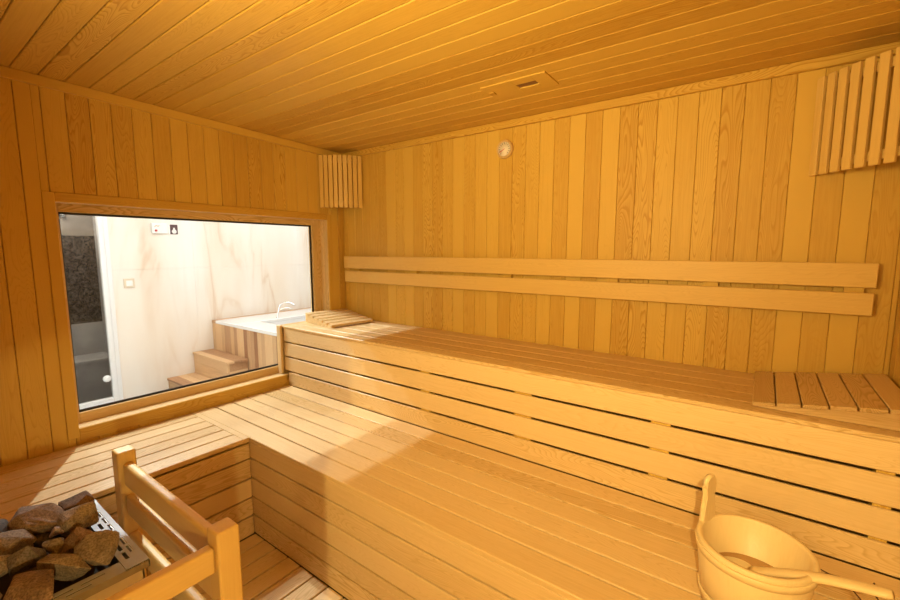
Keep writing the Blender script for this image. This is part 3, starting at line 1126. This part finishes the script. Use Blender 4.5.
# call point, sign and switch on the marble wall
al = empty('wall_alarm', (OX0, -0.56, 1.66), 'white alarm box with a red button and orange mark on the marble wall', 'alarm')
hs = MB().box(OX0 + 0.0005, OX0 + 0.035, -0.605, -0.475, 1.615, 1.71, 0.004, seg=2).build('housing', M_whitep, al)
MB().lathe([(0.010, 0.0), (0.010, 0.008), (0.004, 0.010)], 20, None, (OX0 + 0.0352, -0.575, 1.640), 'x').build('button', M_red, hs, (0, 0, 0))
mb = MB()
mb.tube([(OX0 + 0.0362, -0.585, 1.672), (OX0 + 0.0362, -0.57, 1.686), (OX0 + 0.0362, -0.555, 1.678), (OX0 + 0.0362, -0.545, 1.690)], 0.0025, 6)
mb.build('mark', M_orange, hs, (0, 0, 0))
sg = empty('wall_sign', (OX0, -0.41, 1.66), 'small dark square sign with a white figure beside the alarm box', 'sign')
MB().box(OX0 + 0.0005, OX0 + 0.006, -0.462, -0.445, 1.612, 1.700, 0.001).build('sign_border', M_whitep, sg)
pl = MB().box(OX0 + 0.0005, OX0 + 0.006, -0.444, -0.378, 1.610, 1.702, 0.001).build('sign_plate', M_print, sg)
mb = MB()
mb.lathe([(0.021, 0.0), (0.021, 0.0015), (0.012, 0.0016)], 24, None, (OX0 + 0.0062, -0.411, 1.636), 'x')
mb.box(OX0 + 0.0062, OX0 + 0.0077, -0.419, -0.403, 1.650, 1.672)
mb.build('figure', M_whitep, pl, (0, 0, 0))
sw = empty('wall_switch', (OX0, -0.81, 1.16), 'square beige switch plate low on the marble wall near the shower door', 'switch')
pl = MB().box(OX0 + 0.0005, OX0 + 0.009, -0.852, -0.768, 1.118, 1.202, 0.003, seg=2).build('plate', M_beige, sw)
MB().box(OX0 + 0.0092, OX0 + 0.013, -0.835, -0.785, 1.135, 1.185, 0.002).build('rocker', M_whitep, pl, (0, 0, 0))

# hot tub
TX1, TY0, TY1, TZ = -0.42, -0.113, 1.95, 0.729
tb = empty('hot_tub', (-1.2, 0.9, 0), 'white hot tub with a wooden plank surround in the bath room beyond the window', 'hot tub')
mb = MB()
x = OX0 + 0.002
r7 = random.Random(3)
while x < TX1 - 0.01:
    w_ = 0.062
    mb.box(x + 0.001, min(x + w_, TX1) - 0.001, TY0, TY0 + 0.02, 0.002, TZ - 0.028, 0.001)
    x += w_
mb.box(OX0 + 0.004, TX1, TY0 + 0.019, TY0 + 0.03, 0.002, TZ - 0.03)
y = TY0 + 0.03
while y < TY1:
    mb.box(TX1 - 0.02, TX1, y + 0.001, min(y + 0.06, TY1), 0.002, TZ - 0.028)
    y += 0.062
mb.build('surround', WT['Z'], tb)
mb = MB()
mb.box(OX0 + 0.002, OX0 + 0.085, TY0 - 0.004, TY1, TZ - 0.0275, TZ, 0.003)
mb.build('wooden_rim', WT['Y'], tb)
# acrylic shell with a basin cavity
mb = MB()
sx0, sx1, sy0, sy1, zt = OX0 + 0.0855, TX1 + 0.004, TY0 - 0.006, TY1, TZ + 0.004
bx0, bx1, by0, by1, zbn = -1.50, -0.60, 0.12, 1.75, 0.16
mb.box(sx0, bx0, sy0, sy1, zt - 0.032, zt, 0.006, seg=2)
mb.box(bx1, sx1, sy0, sy1, zt - 0.032, zt, 0.006, seg=2)
mb.box(bx0, bx1, sy0, by0, zt - 0.032, zt, 0.002)
mb.box(bx0, bx1, by1, sy1, zt - 0.032, zt, 0.002)
mb.box(bx0 - 0.02, bx0, by0 - 0.02, by1 + 0.02, zbn, zt - 0.032)
mb.box(bx1, bx1 + 0.02, by0 - 0.02, by1 + 0.02, zbn, zt - 0.032)
mb.box(bx0, bx1, by0 - 0.02, by0, zbn, zt - 0.032)
mb.box(bx0, bx1, by1, by1 + 0.02, zbn, zt - 0.032)
mb.box(bx0, bx1, by0, by1, zbn - 0.02, zbn)
mb.build('shell', M_white, tb)
mb = MB()
z_ = zt
mb.lathe([(0.022, z_), (0.022, z_ + 0.006), (0.01, z_ + 0.008)], 20, None, (-1.56, 0.36, 0))
mb.tube([(-1.56, 0.36, z_), (-1.575, 0.39, z_ + 0.07), (-1.59, 0.43, z_ + 0.135), (-1.55, 0.50, z_ + 0.155), (-1.50, 0.54, z_ + 0.125)], 0.008, 10)
mb.tube([(-1.58, 0.40, z_ + 0.085), (-1.54, 0.46, z_ + 0.10), (-1.50, 0.50, z_ + 0.09)], 0.005, 8)
mb.build('tap', M_chrome, tb)

# steps up to the tub
stp = empty('tub_steps', (-1.66, -0.35, 0), 'two wooden steps leading up to the hot tub against the marble wall', 'steps')
SX0, SX1 = OX0 + 0.003, -1.31
for (ya, yb, zt_) in ((-0.315, TY0 - 0.008, 0.426), (-0.560, -0.3155, 0.215)):
    mb = MB()
    n = 3
    for i in range(n):
        a = ya + (yb - ya) * i / n
        b2 = ya + (yb - ya) * (i + 1) / n
        mb.box(SX0, SX1 + 0.012, a + 0.001 - (0.010 if i == 0 else 0), b2 - 0.001, zt_ - 0.022, zt_, 0.002)
    mb.build('tread', WT['X'], stp)
    mb = MB()
    zb_ = 0.002
    k = 0
    z = zt_ - 0.023
    while z > zb_ + 0.02:
        z2 = max(z - 0.075, zb_)
        mb.box(SX0, SX1, ya, ya + 0.02, z2 + 0.001, z, 0.001)
        mb.box(SX1 - 0.02, SX1, ya + 0.0205, yb, z2 + 0.001, z, 0.001)
        z = z2
    mb.build('riser', WT['X'], stp)
